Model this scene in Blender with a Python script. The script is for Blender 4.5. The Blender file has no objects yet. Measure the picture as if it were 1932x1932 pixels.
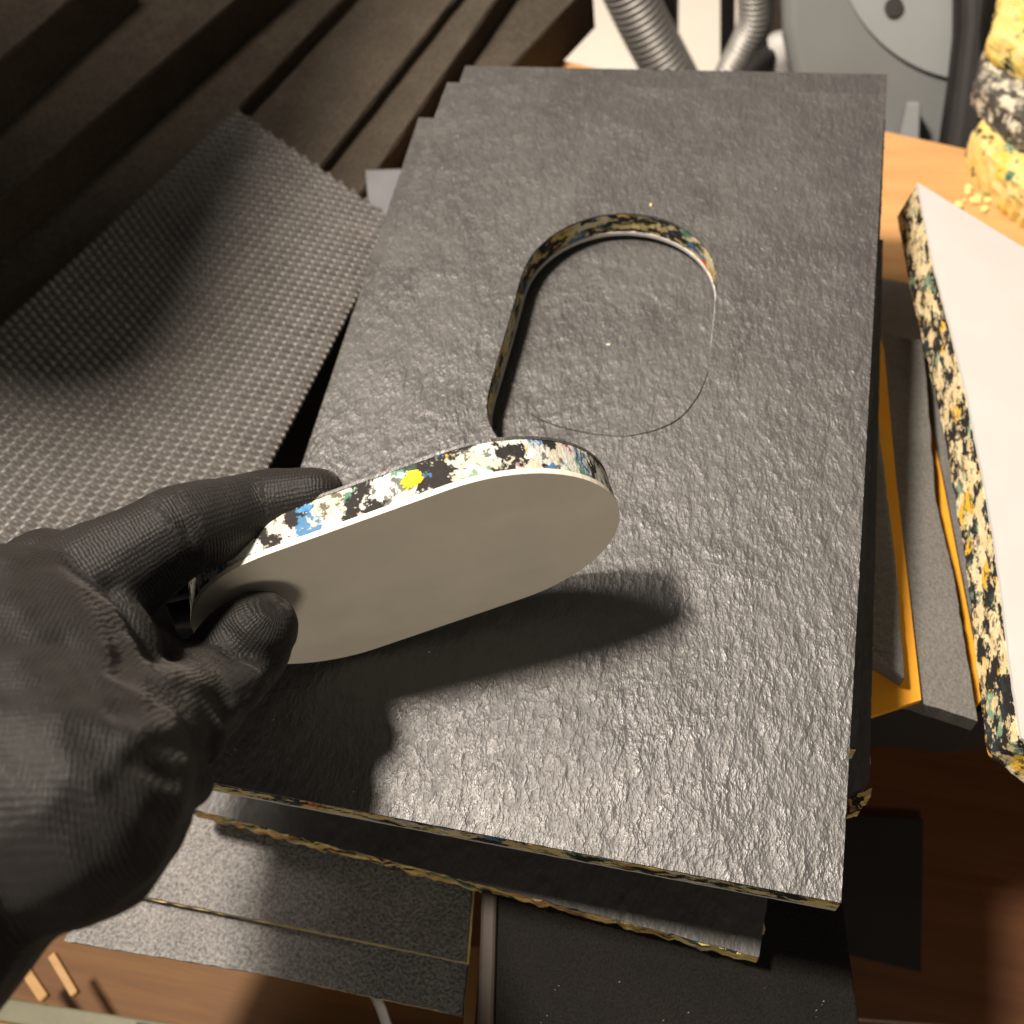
import bpy, bmesh, math, random
import numpy as np
from mathutils import Vector, Matrix, noise
from mathutils.geometry import tessellate_polygon
random.seed(7); rng = np.random.default_rng(7)
S = bpy.context.scene
C = bpy.context.collection

# ------------------------------------------------------------------ camera
# pose solved from the four corners of the cut sheet (0.20 x 0.34 m); world origin = its front left corner, z = 0 its top
CAM = np.array([0.16135147, -0.06611437, 0.31014155])
R = np.array([[0.9692169, -0.11654224, 0.21687903],
              [0.21046655, 0.84926894, -0.48419634],
              [-0.1277593, 0.51493706, 0.84765405]])
FPX, CPX = 1.012 * 1932, 966.0
cd = bpy.data.cameras.new('camera'); cam = bpy.data.objects.new('camera', cd); C.objects.link(cam)
cd.sensor_width = 36; cd.lens = 36 * 1.012; cd.clip_start = 0.01; cd.clip_end = 50
cam.matrix_world = Matrix([[*R[0], CAM[0]], [*R[1], CAM[1]], [*R[2], CAM[2]], [0, 0, 0, 1]])
cd.dof.use_dof = True; cd.dof.focus_distance = 0.31; cd.dof.aperture_fstop = 13
S.camera = cam

def un(x, y, z):            # photograph position -> point on the level plane z
    d = R @ np.array([(x - CPX) / FPX, -(y - CPX) / FPX, -1.0])
    return CAM + (z - CAM[2]) / d[2] * d
def und(x, y, dep):         # photograph position -> point at a distance along the view axis
    return CAM + R @ (np.array([(x - CPX) / FPX, -(y - CPX) / FPX, -1.0]) * dep)
def uny(x, y, Y):           # photograph position -> point on the upright plane y = Y
    d = R @ np.array([(x - CPX) / FPX, -(y - CPX) / FPX, -1.0])
    return CAM + (Y - CAM[1]) / d[1] * d

# ------------------------------------------------------------------ light and exposure
w = bpy.data.worlds.new('World'); S.world = w; w.use_nodes = True
w.node_tree.nodes['Background'].inputs[0].default_value = (1.0, 0.90, 0.78, 1)
w.node_tree.nodes['Background'].inputs[1].default_value = 0.10
def lamp(name, loc, target, watts, size, col):
    l = bpy.data.lights.new(name, 'AREA'); l.energy = watts; l.shape = 'DISK'; l.size = size; l.color = col
    o = bpy.data.objects.new(name, l); C.objects.link(o); o.location = loc
    o.rotation_euler = (Vector(target) - Vector(loc)).to_track_quat('-Z', 'Y').to_euler()
    return o
lamp('ceiling_lamp', (-0.27, 0.15, 1.05), (0.1, 0.15, 0), 28, 0.14, (1.0, 0.88, 0.75))
lamp('side_lamp', (-0.44, 0.40, 1.00), (0.1, 0.15, 0), 8, 0.36, (1.0, 0.88, 0.75))
lamp('fill_lamp', (0.55, -1.40, 0.60), (0.1, 0.1, 0), 5.2, 0.40, (1.0, 0.87, 0.70))  # added fill from behind the camera, lifts the front faces
S.view_settings.view_transform = 'Standard'; S.view_settings.look = 'None'
S.view_settings.exposure = 0; S.view_settings.gamma = 1; S.view_settings.use_curve_mapping = False

# ------------------------------------------------------------------ materials
def mat(name):
    m = bpy.data.materials.new(name); m.use_nodes = True
    nt = m.node_tree; b = nt.nodes['Principled BSDF']
    return m, nt, b
def N(nt, t, **kw):
    n = nt.nodes.new(t)
    for k, v in kw.items():
        if k in n.inputs.keys(): n.inputs[k].default_value = v
        else: setattr(n, k, v)
    return n
def coords(nt, scale=(1, 1, 1), rot=(0, 0, 0)):
    tc = N(nt, 'ShaderNodeTexCoord'); mp = N(nt, 'ShaderNodeMapping')
    mp.inputs['Scale'].default_value = scale; mp.inputs['Rotation'].default_value = rot
    nt.links.new(tc.outputs['Object'], mp.inputs['Vector']); return mp.outputs[0]
def tex_noise(nt, vec, scale, detail=3, rough=.55, dist=0):
    n = N(nt, 'ShaderNodeTexNoise'); n.inputs['Scale'].default_value = scale; n.inputs['Detail'].default_value = detail
    n.inputs['Roughness'].default_value = rough; n.inputs['Distortion'].default_value = dist
    nt.links.new(vec, n.inputs['Vector']); return n.outputs['Fac']
def ramp(nt, fac, stops, interp='LINEAR'):
    r = N(nt, 'ShaderNodeValToRGB'); r.color_ramp.interpolation = interp
    e = r.color_ramp.elements
    while len(e) < len(stops): e.new(0.5)
    for q, (p, c) in zip(e, stops):
        q.position = p; q.color = (*c, 1) if len(c) == 3 else c
    nt.links.new(fac, r.inputs[0]); return r.outputs[0]
def bump(nt, b, h, strength, dist, prev=None):
    n = N(nt, 'ShaderNodeBump'); n.inputs['Strength'].default_value = strength; n.inputs['Distance'].default_value = dist
    nt.links.new(h, n.inputs['Height'])
    if prev is not None: nt.links.new(prev, n.inputs['Normal'])
    nt.links.new(n.outputs[0], b.inputs['Normal']); return n.outputs[0]
def add(nt, a, b, op='ADD', k=None):
    n = N(nt, 'ShaderNodeMath'); n.operation = op
    nt.links.new(a, n.inputs[0])
    if b is not None: nt.links.new(b, n.inputs[1])
    elif k is not None: n.inputs[1].default_value = k
    return n.outputs[0]
def g(v): return (v, v, v)

def skin_mat(name, base=(.056, .054, .053), rough=.41, scale=1.0, strength=.9):
    m, nt, b = mat(name)
    v = coords(nt, (1.0, .5, 1), (0, 0, math.radians(30)))
    n1 = tex_noise(nt, v, 460 * scale, 3.5, .6, .15)
    n2 = tex_noise(nt, v, 130 * scale, 3, .5, .2)
    v3 = coords(nt)
    n3 = tex_noise(nt, v3, 28, 4, .6)
    col = ramp(nt, n3, [(.3, tuple(.86 * c for c in base)), (.7, tuple(1.16 * c for c in base))])
    nt.links.new(col, b.inputs['Base Color'])
    rr = add(nt, ramp(nt, n1, [(.3, g(rough + .12)), (.7, g(rough - .08))]), ramp(nt, n3, [(.35, g(-.05)), (.65, g(.10))])); nt.links.new(rr, b.inputs['Roughness'])
    b.inputs['Specular IOR Level'].default_value = .85
    p = bump(nt, b, n1, strength * .9, .0012)
    p = bump(nt, b, n2, .45, .0022, p)
    bump(nt, b, tex_noise(nt, v3, 34, 3, .5), .5, .004, p)
    return m
def chip_mat(name, stops, scale, stretch=(1, 1, 1.7), seed=0, rough=.85):
    m, nt, b = mat(name)
    v = coords(nt, stretch)
    wn = N(nt, 'ShaderNodeTexNoise'); wn.inputs['Scale'].default_value = scale * 1.9; wn.inputs['Detail'].default_value = 6; wn.inputs['Roughness'].default_value = .68
    nt.links.new(v, wn.inputs['Vector'])
    sb = N(nt, 'ShaderNodeVectorMath'); sb.operation = 'SUBTRACT'; nt.links.new(wn.outputs['Color'], sb.inputs[0]); sb.inputs[1].default_value = (.5, .5, .5)
    sc = N(nt, 'ShaderNodeVectorMath'); sc.operation = 'SCALE'; nt.links.new(sb.outputs[0], sc.inputs[0]); sc.inputs['Scale'].default_value = 1.7 / scale
    ad = N(nt, 'ShaderNodeVectorMath'); ad.operation = 'ADD'; nt.links.new(v, ad.inputs[0]); nt.links.new(sc.outputs[0], ad.inputs[1])
    of = N(nt, 'ShaderNodeVectorMath'); of.operation = 'ADD'; nt.links.new(ad.outputs[0], of.inputs[0]); of.inputs[1].default_value = (seed, seed * .7, seed * .3)
    vo = N(nt, 'ShaderNodeTexVoronoi'); vo.inputs['Scale'].default_value = scale; nt.links.new(of.outputs[0], vo.inputs['Vector'])
    sp = N(nt, 'ShaderNodeSeparateColor'); nt.links.new(vo.outputs['Color'], sp.inputs[0])
    col = ramp(nt, sp.outputs[0], stops, 'CONSTANT')
    v2 = N(nt, 'ShaderNodeTexVoronoi'); v2.inputs['Scale'].default_value = scale * 2.7; nt.links.new(of.outputs[0], v2.inputs['Vector'])
    s2 = N(nt, 'ShaderNodeSeparateColor'); nt.links.new(v2.outputs['Color'], s2.inputs[0])
    m2 = N(nt, 'ShaderNodeMix'); m2.data_type = 'RGBA'
    nt.links.new(ramp(nt, s2.outputs[0], [(0, g(0)), (.66, g(.8))], 'CONSTANT'), m2.inputs[0]); nt.links.new(col, m2.inputs[6])
    nt.links.new(ramp(nt, s2.outputs[1], stops, 'CONSTANT'), m2.inputs[7]); col = m2.outputs[2]
    fine = tex_noise(nt, v, 900, 3, .6)
    mx = N(nt, 'ShaderNodeMix'); mx.data_type = 'RGBA'; mx.blend_type = 'MULTIPLY'; mx.inputs[0].default_value = .5
    fr = ramp(nt, fine, [(.3, g(.5)), (.65, g(1.0))])
    nt.links.new(col, mx.inputs[6]); nt.links.new(fr, mx.inputs[7]); nt.links.new(mx.outputs[2], b.inputs['Base Color'])
    b.inputs['Roughness'].default_value = rough; b.inputs['Specular IOR Level'].default_value = .25
    bump(nt, b, fine, .5, .0008)
    return m
BLK = (.022, .020, .019); CRM = (.54, .52, .41); WHT = (.58, .58, .54); YEL = (.75, .46, .05); PNK = (.70, .50, .48)
BLU = (.07, .18, .34); GRN = (.10, .24, .17); OCH = (.66, .45, .16); PYL = (.88, .68, .27); ORG = (.50, .25, .09); RED = (.55, .08, .03)
M = {}
M['skin'] = skin_mat('black_embossed_skin')
M['skin_plain'] = skin_mat('black_plain_skin', (.045, .043, .042), .55, 1.4, .3)
M['chip_white'] = chip_mat('chip_foam_white', [(0, BLK), (.36, CRM), (.50, WHT), (.66, (.66, .70, .62)), (.76, BLK), (.85, PNK), (.89, YEL), (.915, BLU), (.945, CRM), (.985, GRN)], 185, (.72, .72, 1.7), .37)
M['chip_hole'] = chip_mat('chip_foam_hole', [(0, BLK), (.34, (.66, .54, .24)), (.56, (.68, .60, .40)), (.74, BLK), (.81, (.64, .46, .13)), (.89, BLU), (.93, CRM), (.96, GRN), (.985, RED)], 120, (1, 1, 2.0), .2)
M['chip_yellow'] = chip_mat('chip_foam_yellow', [(0, BLK), (.28, OCH), (.46, PYL), (.72, BLK), (.78, ORG), (.93, (.45, .42, .3)), (.96, GRN)], 100, (1, 1, 2.2), .11)
M['chip_side'] = chip_mat('chip_foam_side', [(0, BLK), (.38, (.74, .60, .34)), (.62, (.80, .68, .42)), (.80, (.03, .04, .05)), (.90, YEL), (.96, (.20, .32, .22))], 230, (1, .6, 1.0), .5)
M['chip_lump'] = chip_mat('chip_foam_lump', [(0, (.85, .66, .22)), (.55, (.88, .72, .32)), (.80, (.86, .60, .10)), (.90, BLK), (.97, GRN)], 150, (1, 1, 1), .9)
M['chip_grey'] = chip_mat('chip_foam_grey', [(0, (.08, .075, .07)), (.5, (.12, .11, .10)), (.72, (.70, .66, .52)), (.9, (.4, .38, .32))], 160, (1, 1, 1), .3)

def flat(name, col, rough=.6, spec=.4, nscale=60, var=.12, bscale=500, bstr=.15, bdist=.0006, metal=0, sheen=0):
    m, nt, b = mat(name); v = coords(nt)
    n = tex_noise(nt, v, nscale, 4)
    nt.links.new(ramp(nt, n, [(.3, tuple(c * (1 - var) for c in col)), (.7, tuple(min(1, c * (1 + var)) for c in col))]), b.inputs['Base Color'])
    b.inputs['Roughness'].default_value = rough; b.inputs['Specular IOR Level'].default_value = spec; b.inputs['Metallic'].default_value = metal
    if sheen: b.inputs['Sheen Weight'].default_value = sheen; b.inputs['Sheen Roughness'].default_value = .4
    if bstr: bump(nt, b, tex_noise(nt, v, bscale, 3), bstr, bdist)
    return m
M['white'] = flat('white_liner', (.54, .525, .51), .5, .3, 25, .04, 900, .06)
M['white_face'] = flat('white_liner_face', (.80, .74, .62), .5, .4, 45, .06, 900, .10)
M['orange'] = flat('orange_backing', (.72, .32, .02), .6, .3, 40, .06)
M['box_black'] = flat('black_box', (.022, .019, .018), .6, .4, 30, .2)
M['box_brown'] = flat('brown_box_edge', (.05, .038, .028), .6, .3, 40, .2)
M['machine'] = flat('machine_grey', (.15, .157, .155), .6, .2, 14, .06, 700, .1)
M['machine_light'] = flat('machine_light_grey', (.22, .232, .236), .6, .4, 14, .05, 700, .1)
M['dark'] = flat('dark_plastic', (.015, .013, .014), .6, .4, 20, .3)
M['wall'] = flat('wall_paint', (.86, .81, .72), .8, .2, 6, .05, 300, .15)
M['steel'] = flat('hose_steel', (.36, .35, .33), .48, .5, 30, .15, 800, .1, metal=.55)
M['rail'] = flat('rail_green', (.13, .125, .08), .45, .4, 50, .15)
M['rail_metal'] = flat('rail_metal', (.4, .4, .4), .3, .5, 60, .1, metal=.8)
M['floor'] = flat('floor_dark', (.10, .08, .065), .7, .3, 6, .2)
def fuzzy(name, col, sp=.5, nscale=1100, bstr=1.0, var=.45, rough=.6):
    m, nt, b = mat(name); v = coords(nt)
    n = tex_noise(nt, v, nscale, 3, .7); n2 = tex_noise(nt, v, 40, 3)
    c1 = ramp(nt, n, [(.32, tuple(c * (1 - var) for c in col)), (.68, tuple(c * (1 + var) for c in col))])
    c2 = ramp(nt, n2, [(.3, g(.85)), (.7, g(1.1))])
    mx = N(nt, 'ShaderNodeMix'); mx.data_type = 'RGBA'; mx.blend_type = 'MULTIPLY'; mx.inputs[0].default_value = 1
    nt.links.new(c1, mx.inputs[6]); nt.links.new(c2, mx.inputs[7]); nt.links.new(mx.outputs[2], b.inputs['Base Color'])
    b.inputs['Roughness'].default_value = rough; b.inputs['Specular IOR Level'].default_value = sp
    bump(nt, b, n, bstr, .0012)
    return m
M['pad'] = fuzzy('grey_foam_pad', (.13, .125, .115), .5, 900, .6, .25)
M['pad_pale'] = fuzzy('pale_foam_sheet', (.26, .245, .23), .4, 900, .4, .15)
M['felt'] = fuzzy('grey_felt', (.20, .195, .19), .5, 800, 1.0, .55)
M['felt_edge'] = flat('felt_edge_yellow', (.72, .55, .25), .7, .3, 120, .2)
M['board'] = fuzzy('dark_board', (.058, .047, .035), .2, 420, .35, .35, .8)
M['board_edge'] = fuzzy('dark_board_edge', (.042, .032, .022), .2, 500, .3, .3, .8)
M['mat'] = flat('mat_rubber', (.098, .092, .085), .37, .75, 60, .15, 1500, .2, .0003)
M['mesh'] = flat('mesh_fabric', (.16, .16, .175), .5, .5, 60, .1, 1500, .2, .0003)
M['sparkle'] = fuzzy('black_sandpaper', (.010, .009, .008), .15, 1300, .8, .5, .8)
M['crumb'] = flat('foam_crumb', (.82, .70, .30), .9, .2, 200, .2)
M['crumb_white'] = flat('foam_crumb_white', (.55, .50, .43), .9, .2, 200, .1)
M['dark_line'] = flat('cut_and_rim_dark', (.010, .009, .008), .9, .1, 200, .1)

def wood(name, a, bcol, rot, rough=.45):
    m, nt, b = mat(name)
    v = coords(nt, (2.2, 34, 34), (0, 0, rot))
    n = tex_noise(nt, v, 3.2, 6, .62, .6)
    v2 = coords(nt, (10, 300, 300), (0, 0, rot)); n2 = tex_noise(nt, v2, 3, 3)
    s = add(nt, add(nt, n, None, 'MULTIPLY', .75), add(nt, n2, None, 'MULTIPLY', .25))
    nt.links.new(ramp(nt, s, [(.32, a), (.62, bcol)]), b.inputs['Base Color'])
    b.inputs['Roughness'].default_value = rough
    bump(nt, b, n2, .15, .0004)
    return m
M['wood'] = wood('bench_wood', (.54, .27, .10), (.64, .36, .15), math.radians(12))
M['wood2'] = wood('drawer_wood', (.085, .034, .007), (.14, .062, .013), math.radians(12), .7)
M['shelf'] = wood('shaded_shelf_wood', (.10, .036, .012), (.16, .062, .022), math.radians(8))  # wood tone darkened to stand in for shade
M['lath'] = wood('lath_wood', (.30, .165, .05), (.38, .22, .075), 0)

# glove: knit pattern rides on two per-vertex coordinates (along and around each finger)
def glove_mat():
    m, nt, b = mat('black_knit_glove')
    def attr(nm):
        a = N(nt, 'ShaderNodeAttribute'); a.attribute_name = nm; return a.outputs['Fac']
    v = coords(nt)
    wob = add(nt, tex_noise(nt, v, 420, 4), None, 'MULTIPLY', .0015)
    s1 = add(nt, add(nt, add(nt, attr('axial'), wob), None, 'MULTIPLY', 2 * math.pi / .00092), None, 'SINE')
    s2 = add(nt, add(nt, add(nt, attr('around'), wob), None, 'MULTIPLY', 2 * math.pi / .0014), None, 'SINE')
    h = add(nt, add(nt, s1, add(nt, s2, None, 'MULTIPLY', .7)), add(nt, tex_noise(nt, v, 1500, 2), None, 'MULTIPLY', 2.2))
    n = tex_noise(nt, v, 35, 3)
    nt.links.new(ramp(nt, n, [(.3, (.0062, .0054, .005)), (.7, (.010, .0088, .0084))]), b.inputs['Base Color'])
    b.inputs['Roughness'].default_value = .60; b.inputs['Specular IOR Level'].default_value = .28
    b.inputs['Sheen Weight'].default_value = .07; b.inputs['Sheen Roughness'].default_value = .45
    b.inputs['Sheen Tint'].default_value = (1, .93, .85, 1)
    p = bump(nt, b, h, .42, .00015)
    bump(nt, b, tex_noise(nt, v, 60, 2, .5, .3), .12, .0022, p)
    return m
M['glove'] = glove_mat()

# ------------------------------------------------------------------ object helpers
def tag(o, label, cat, group=None, kind=None):
    if label: o['label'] = label
    if cat: o['category'] = cat
    if group: o['group'] = group
    if kind: o['kind'] = kind
    return o
def empty(name, loc, label, cat, group=None):
    o = bpy.data.objects.new(name, None); C.objects.link(o); o.location = loc; o.empty_display_size = .02
    return tag(o, label, cat, group)
def wloc(o):
    p = Vector((0, 0, 0))
    while o is not None: p += o.location; o = o.parent
    return np.array(p)
def obj(name, verts, faces, m, parent=None, smooth=False):
    V = np.asarray(verts, float)
    if parent is not None: V = V - wloc(parent)
    me = bpy.data.meshes.new(name); me.from_pydata(V.tolist(), [], [tuple(int(i) for i in f) for f in faces]); me.update()
    bm = bmesh.new(); bm.from_mesh(me); bmesh.ops.recalc_face_normals(bm, faces=bm.faces); bm.to_mesh(me); bm.free()
    me.materials.append(m)
    if smooth: me.polygons.foreach_set('use_smooth', [True] * len(me.polygons))
    o = bpy.data.objects.new(name, me); C.objects.link(o)
    if parent is not None: o.parent = parent
    return o
def sub_outline(pts, step=.003, amp=.0, seed=0):
    out = []; pts = [np.array(p[:2], float) for p in pts]
    for i, a in enumerate(pts):
        b = pts[(i + 1) % len(pts)]; L = np.linalg.norm(b - a); n = max(1, int(L / step))
        nn = np.array([b[1] - a[1], a[0] - b[0]]) / (L + 1e-9)
        for k in range(n):
            p = a + (b - a) * k / n
            if amp and k: p = p + nn * amp * (noise.noise(Vector((p[0] * 240 + seed, p[1] * 240, seed))) + .6 * noise.noise(Vector((p[0] * 800, p[1] * 800 + seed, 3))))
            out.append(p)
    return out
def prism(outline, z0, z1, holes=(), T=None, ztop=None):
    """flat plate with holes; z0, z1 numbers, T maps local points to the world"""
    loops = [list(outline)] + [list(h) for h in holes]
    tri = tessellate_polygon([[Vector((p[0], p[1], 0)) for p in l] for l in loops])
    flatp = [p for l in loops for p in l]; n = len(flatp)
    V = [(p[0], p[1], z1) for p in flatp] + [(p[0], p[1], z0) for p in flatp]
    F = [tuple(t) for t in tri] + [tuple(i + n for i in reversed(t)) for t in tri]
    k = 0
    for l in loops:
        m = len(l)
        for i in range(m):
            a, b2 = k + i, k + (i + 1) % m
            F.append((a, b2, b2 + n, a + n))
        k += m
    V = np.array(V)
    if T is not None: V = T(V)
    return V, F
def plate(name, outline, z0, z1, m, parent=None, holes=(), T=None):
    V, F = prism(outline, z0, z1, holes, T); return obj(name, V, F, m, parent)
def box_faces(): return [(0, 1, 2, 3), (4, 7, 6, 5), (0, 4, 5, 1), (1, 5, 6, 2), (2, 6, 7, 3), (3, 7, 4, 0)]
def bevel(o, wd=.0008, seg=2):
    b = o.modifiers.new('bevel', 'BEVEL'); b.width = wd; b.segments = seg; b.limit_method = 'ANGLE'; return o
def tube(name, path, rad, m, parent=None, seg=16, ring=None, smooth=True):
    """round bar along a list of points; rad a number or one per point"""
    P = [np.array(p, float) for p in path]; V = []; F = []
    up = np.array([.13, .31, .94])
    for i, p in enumerate(P):
        t = P[min(i + 1, len(P) - 1)] - P[max(i - 1, 0)]; t /= np.linalg.norm(t)
        a = np.cross(t, up); a /= np.linalg.norm(a); b2 = np.cross(t, a)
        r = rad if np.isscalar(rad) else rad[i]
        for k in range(seg):
            th = 2 * math.pi * k / seg; V.append(p + r * (math.cos(th) * a + math.sin(th) * b2))
    for i in range(len(P) - 1):
        for k in range(seg):
            F.append((i * seg + k, i * seg + (k + 1) % seg, (i + 1) * seg + (k + 1) % seg, (i + 1) * seg + k))
    F.append(tuple(range(seg))[::-1]); F.append(tuple((len(P) - 1) * seg + k for k in range(seg)))
    return obj(name, V, F, m, parent, smooth)
def pxz(pts, z): return [un(x, y, z)[:2] for x, y in pts]

# ------------------------------------------------------------------ the setting
ZT = -0.140                                     # bench top
tag(obj('floor', [(-2.5, -1.5, -.9), (3, -1.5, -.9), (3, 3, -.9), (-2.5, 3, -.9)], [(0, 1, 2, 3)], M['floor']), 'dark workshop floor under the bench', None, None, 'structure')
WY = 1.50
tag(obj('wall', [(-2.4, WY, -.9), (2.9, WY, -.9), (2.9, WY, .3), (-2.4, WY, .3), (-2.4, WY + .06, -.9), (2.9, WY + .06, -.9), (2.9, WY + .06, .3), (-2.4, WY + .06, .3)], box_faces(), M['wall']), 'off white low wall panel behind the bench', None, None, 'structure')

# made-up blocker out of frame, added to shade the mat and the boards
ZH = .34; Lk = np.array([-0.27, 0.15, 1.05]); wc = un(285, 850, -.055); hcn = Lk + (wc - Lk) * ((Lk[2] - ZH) / (Lk[2] - wc[2]))
hs = empty('shade_blocker', (-.5, .4, -.9), 'dark panel added out of frame to shade the mat and boards', 'shelf')
def hbox(name, x0, x1, y0, y1, z0, z1): plate(name, [(x0, y0), (x1, y0), (x1, y1), (x0, y1)], z0, z1, M['box_black'], hs)
rc = .045
plate('shade_board', [(-.90, hcn[1])] + [(hcn[0] - rc + rc * math.sin(t), hcn[1] + rc - rc * math.cos(t)) for t in np.linspace(0, math.pi / 2, 10)] + [(hcn[0], .40), (-.90, .40)], ZH, ZH + .018, M['box_black'], hs)
hbox('shade_support', -.92, -.9005, hcn[1], .40, -.9, ZH + .018)
hbox('shade_support', -.62, -.60, hcn[1] + .02, .40, -.9, ZH - .0005)

# ------------------------------------------------------------------ workbench with its open drawer
bl = un(1602, 1926, ZT); br = un(1932, 1950, ZT); bd = (br - bl)[:2] / np.linalg.norm((br - bl)[:2]); bn = np.array([-bd[1], bd[0]])
bb = un(1690, 250, ZT)[:2]; bb2 = un(1900, 296, ZT)[:2]; bdb = (bb2 - bb) / np.linalg.norm(bb2 - bb)
fm = un(1900, 1350, ZT)[:2] - (0, .004)
f0 = fm - bd * .62; f1 = fm + bd * .5
bench = empty('workbench', (0, .2, -.9), 'light beech workbench under the foam sheets with open drawer and added lower shelf darkened to stand in for shade', 'workbench')
top_out = [f0, f1, bb + bdb * .5, bb - bdb * .75]
bevel(plate('bench_top', top_out, ZT - .03, ZT, M['wood'], bench), .002, 2)
for s, p in enumerate([f0 + (.05, .06), f1 + (-.05, .06), bb + bdb * .42 + (0, -.06), bb - bdb * .6 + (0, -.06)]):
    plate('leg', [(p[0] - .03, p[1] - .03), (p[0] + .03, p[1] - .03), (p[0] + .03, p[1] + .03), (p[0] - .03, p[1] + .03)], -.9, ZT - .031, M['wood2'], bench)
ZS = -.27
sh0, sh1 = un(1602, 1926, ZS)[:2], un(1932, 1950, ZS)[:2]; sd_ = (sh1 - sh0) / np.linalg.norm(sh1 - sh0); sn_ = np.array([-sd_[1], sd_[0]])
bevel(plate('shaded_shelf', [sh0 - sd_ * .165, sh1 + sd_ * .4, sh1 + sd_ * .4 + sn_ * .35, sh0 - sd_ * .165 + sn_ * .35], ZS - .025, ZS, M['shelf'], bench), .002, 2)  # added shelf, its dark wood paints the shade before the bench
dr = empty('drawer', (0, -.1, -.19), None, None); dr.parent = bench; dr.location = (0, -.3, .67)
def dplate(name, a0, a1, b0, b1, z0, z1, m):    # box in bench directions, a along the front edge from bl, b outward
    q = [bl[:2] + bd * a - bn * b2 for a, b2 in ((a0, b0), (a1, b0), (a1, b1), (a0, b1))]
    return bevel(plate(name, q, z0, z1, m, dr), .001, 1)
DZ = ZT + .100
def dp(nm, a0, a1, b0, b1, z0, z1): dplate(nm, a0, a1, b0, b1, z0 + DZ, z1 + DZ, M['wood2'])
dp('drawer_bottom', -.40, -.075, -.15, .060, -.185, -.178)
dp('drawer_side', -.412, -.400, -.15, .060, -.185, -.145)
dp('drawer_side', -.075, -.063, -.15, .060, -.185, -.145)
dp('drawer_front', -.44, -.05, .060, .074, -.195, -.150)

# ------------------------------------------------------------------ stack of foam sheets
TH = .012
def foam_sheet(label, corners, ztop, skin='skin', chip='chip_yellow', holes=(), white=True, th=TH, amp=.0003, seed=0, cat='foam sheet', tilt=None):
    """embossed black skin on chip foam with a thin white backing"""
    cx, cy = np.mean([c[0] for c in corners]), np.mean([c[1] for c in corners])
    r = empty('foam_sheet', (cx, cy, ztop - th), label, cat, 'black chip foam sheets in the stack')
    o1 = sub_outline(corners, .0025, amp * .5, seed); o2 = sub_outline(corners, .0018, amp * 1.6, seed + 5)
    zt = tilt or (lambda x, y: 0)
    def T(V):
        V = V.copy(); V[:, 2] += [zt(p[0], p[1]) for p in V]; return V
    wt = .0016 if white else .0
    plate('skin', o1, ztop - .0009, ztop, M[skin], r, [h[0] for h in holes], T)
    plate('foam_core', o2, ztop - th + wt + .0001, ztop - .00095, M[chip], r, [h[1] for h in holes], T)
    if white: plate('white_backing', o1, ztop - th, ztop - th + wt, M['white'], r, [h[2] for h in holes], T)
    return r
# outline of the hole (metres on the sheet)
def smooth_loop(pts, n=6):
    P = [np.array(p) for p in pts]; out = []; L = len(P)
    for i in range(L):
        p0, p1, p2, p3 = P[i - 1], P[i], P[(i + 1) % L], P[(i + 2) % L]
        for k in range(n):
            t = k / n
            out.append(.5 * ((2 * p1) + (-p0 + p2) * t + (2 * p0 - 5 * p1 + 4 * p2 - p3) * t * t + (-p0 + 3 * p1 - 3 * p2 + p3) * t ** 3))
    return out
hc = (.1013, .2215); hr = .0395
hole = [(hc[0] + hr * math.cos(t), hc[1] + hr * math.sin(t)) for t in np.linspace(0, math.pi, 17)]
hole += [(.0618, .205), (.0617, .190), (.0615, .175), (.0615, .162), (.0630, .153), (.0660, .1465), (.0714, .1404), (.079, .136), (.088, .134), (.099, .1365), (.109, .142), (.1165, .1477), (.1265, .1525), (.1343, .1582), (.1390, .1660), (.1414, .1770), (.1420, .190), (.1415, .206)]
hole = smooth_loop(hole, 4)
def grow(lp, d):
    c0 = np.mean(lp, 0); return [p + (p - c0) / np.linalg.norm(p - c0) * d for p in np.array(lp)]
def jit(lp, a, s):
    return [np.array(p) + a * np.array([noise.noise(Vector((p[0] * 500, p[1] * 500, s))), noise.noise(Vector((p[0] * 500 + 9, p[1] * 500, s)))]) for p in lp]
SW, SL = .2, .3417
r1 = foam_sheet('top black embossed foam sheet with a rounded hole cut through it', [(0, 0), (SW, 0), (SW, SL), (0, SL)], 0, chip='chip_hole',
                holes=[(jit(hole, .0002, 1), jit(hole, .0004, 2), jit(grow(hole, -.0004), .0001, 3))], seed=1)
V = []; F = []
for k in range(110):
    x, y = random.uniform(.004, SW - .004), random.uniform(.004, SL - .004)
    if .055 < x < .150 and .125 < y < .27: continue
    s_ = random.uniform(.00008, .00022); a_ = random.uniform(0, 6.28); l_ = random.uniform(1, 3.5)
    dx_, dy_ = math.cos(a_) * s_, math.sin(a_) * s_; i0 = len(V)
    V += [(x - dx_ * l_, y - dy_ * l_, .0003), (x + dy_, y - dx_, .0002), (x + dx_ * l_, y + dy_ * l_, .0003), (x - dy_, y + dx_, .0002), (x, y, .0003 + s_)]
    F += [(i0, i0 + 1, i0 + 4), (i0 + 1, i0 + 2, i0 + 4), (i0 + 2, i0 + 3, i0 + 4), (i0 + 3, i0, i0 + 4)]
o = obj('dust_specks', V, F, M['crumb_white'], r1); o['kind'] = 'stuff'
G = .0004
z2 = -TH - .0030
a, b = un(878, 124, z2)[:2], un(1674, 140, z2)[:2]; u = (b - a) / np.linalg.norm(b - a); v = np.array([u[1], -u[0]])
foam_sheet('second foam sheet down, its grey surface showing through the hole', [a + v * .325, b + v * .325, b, a], z2, seed=2)
z3 = z2 - TH - G
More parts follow.
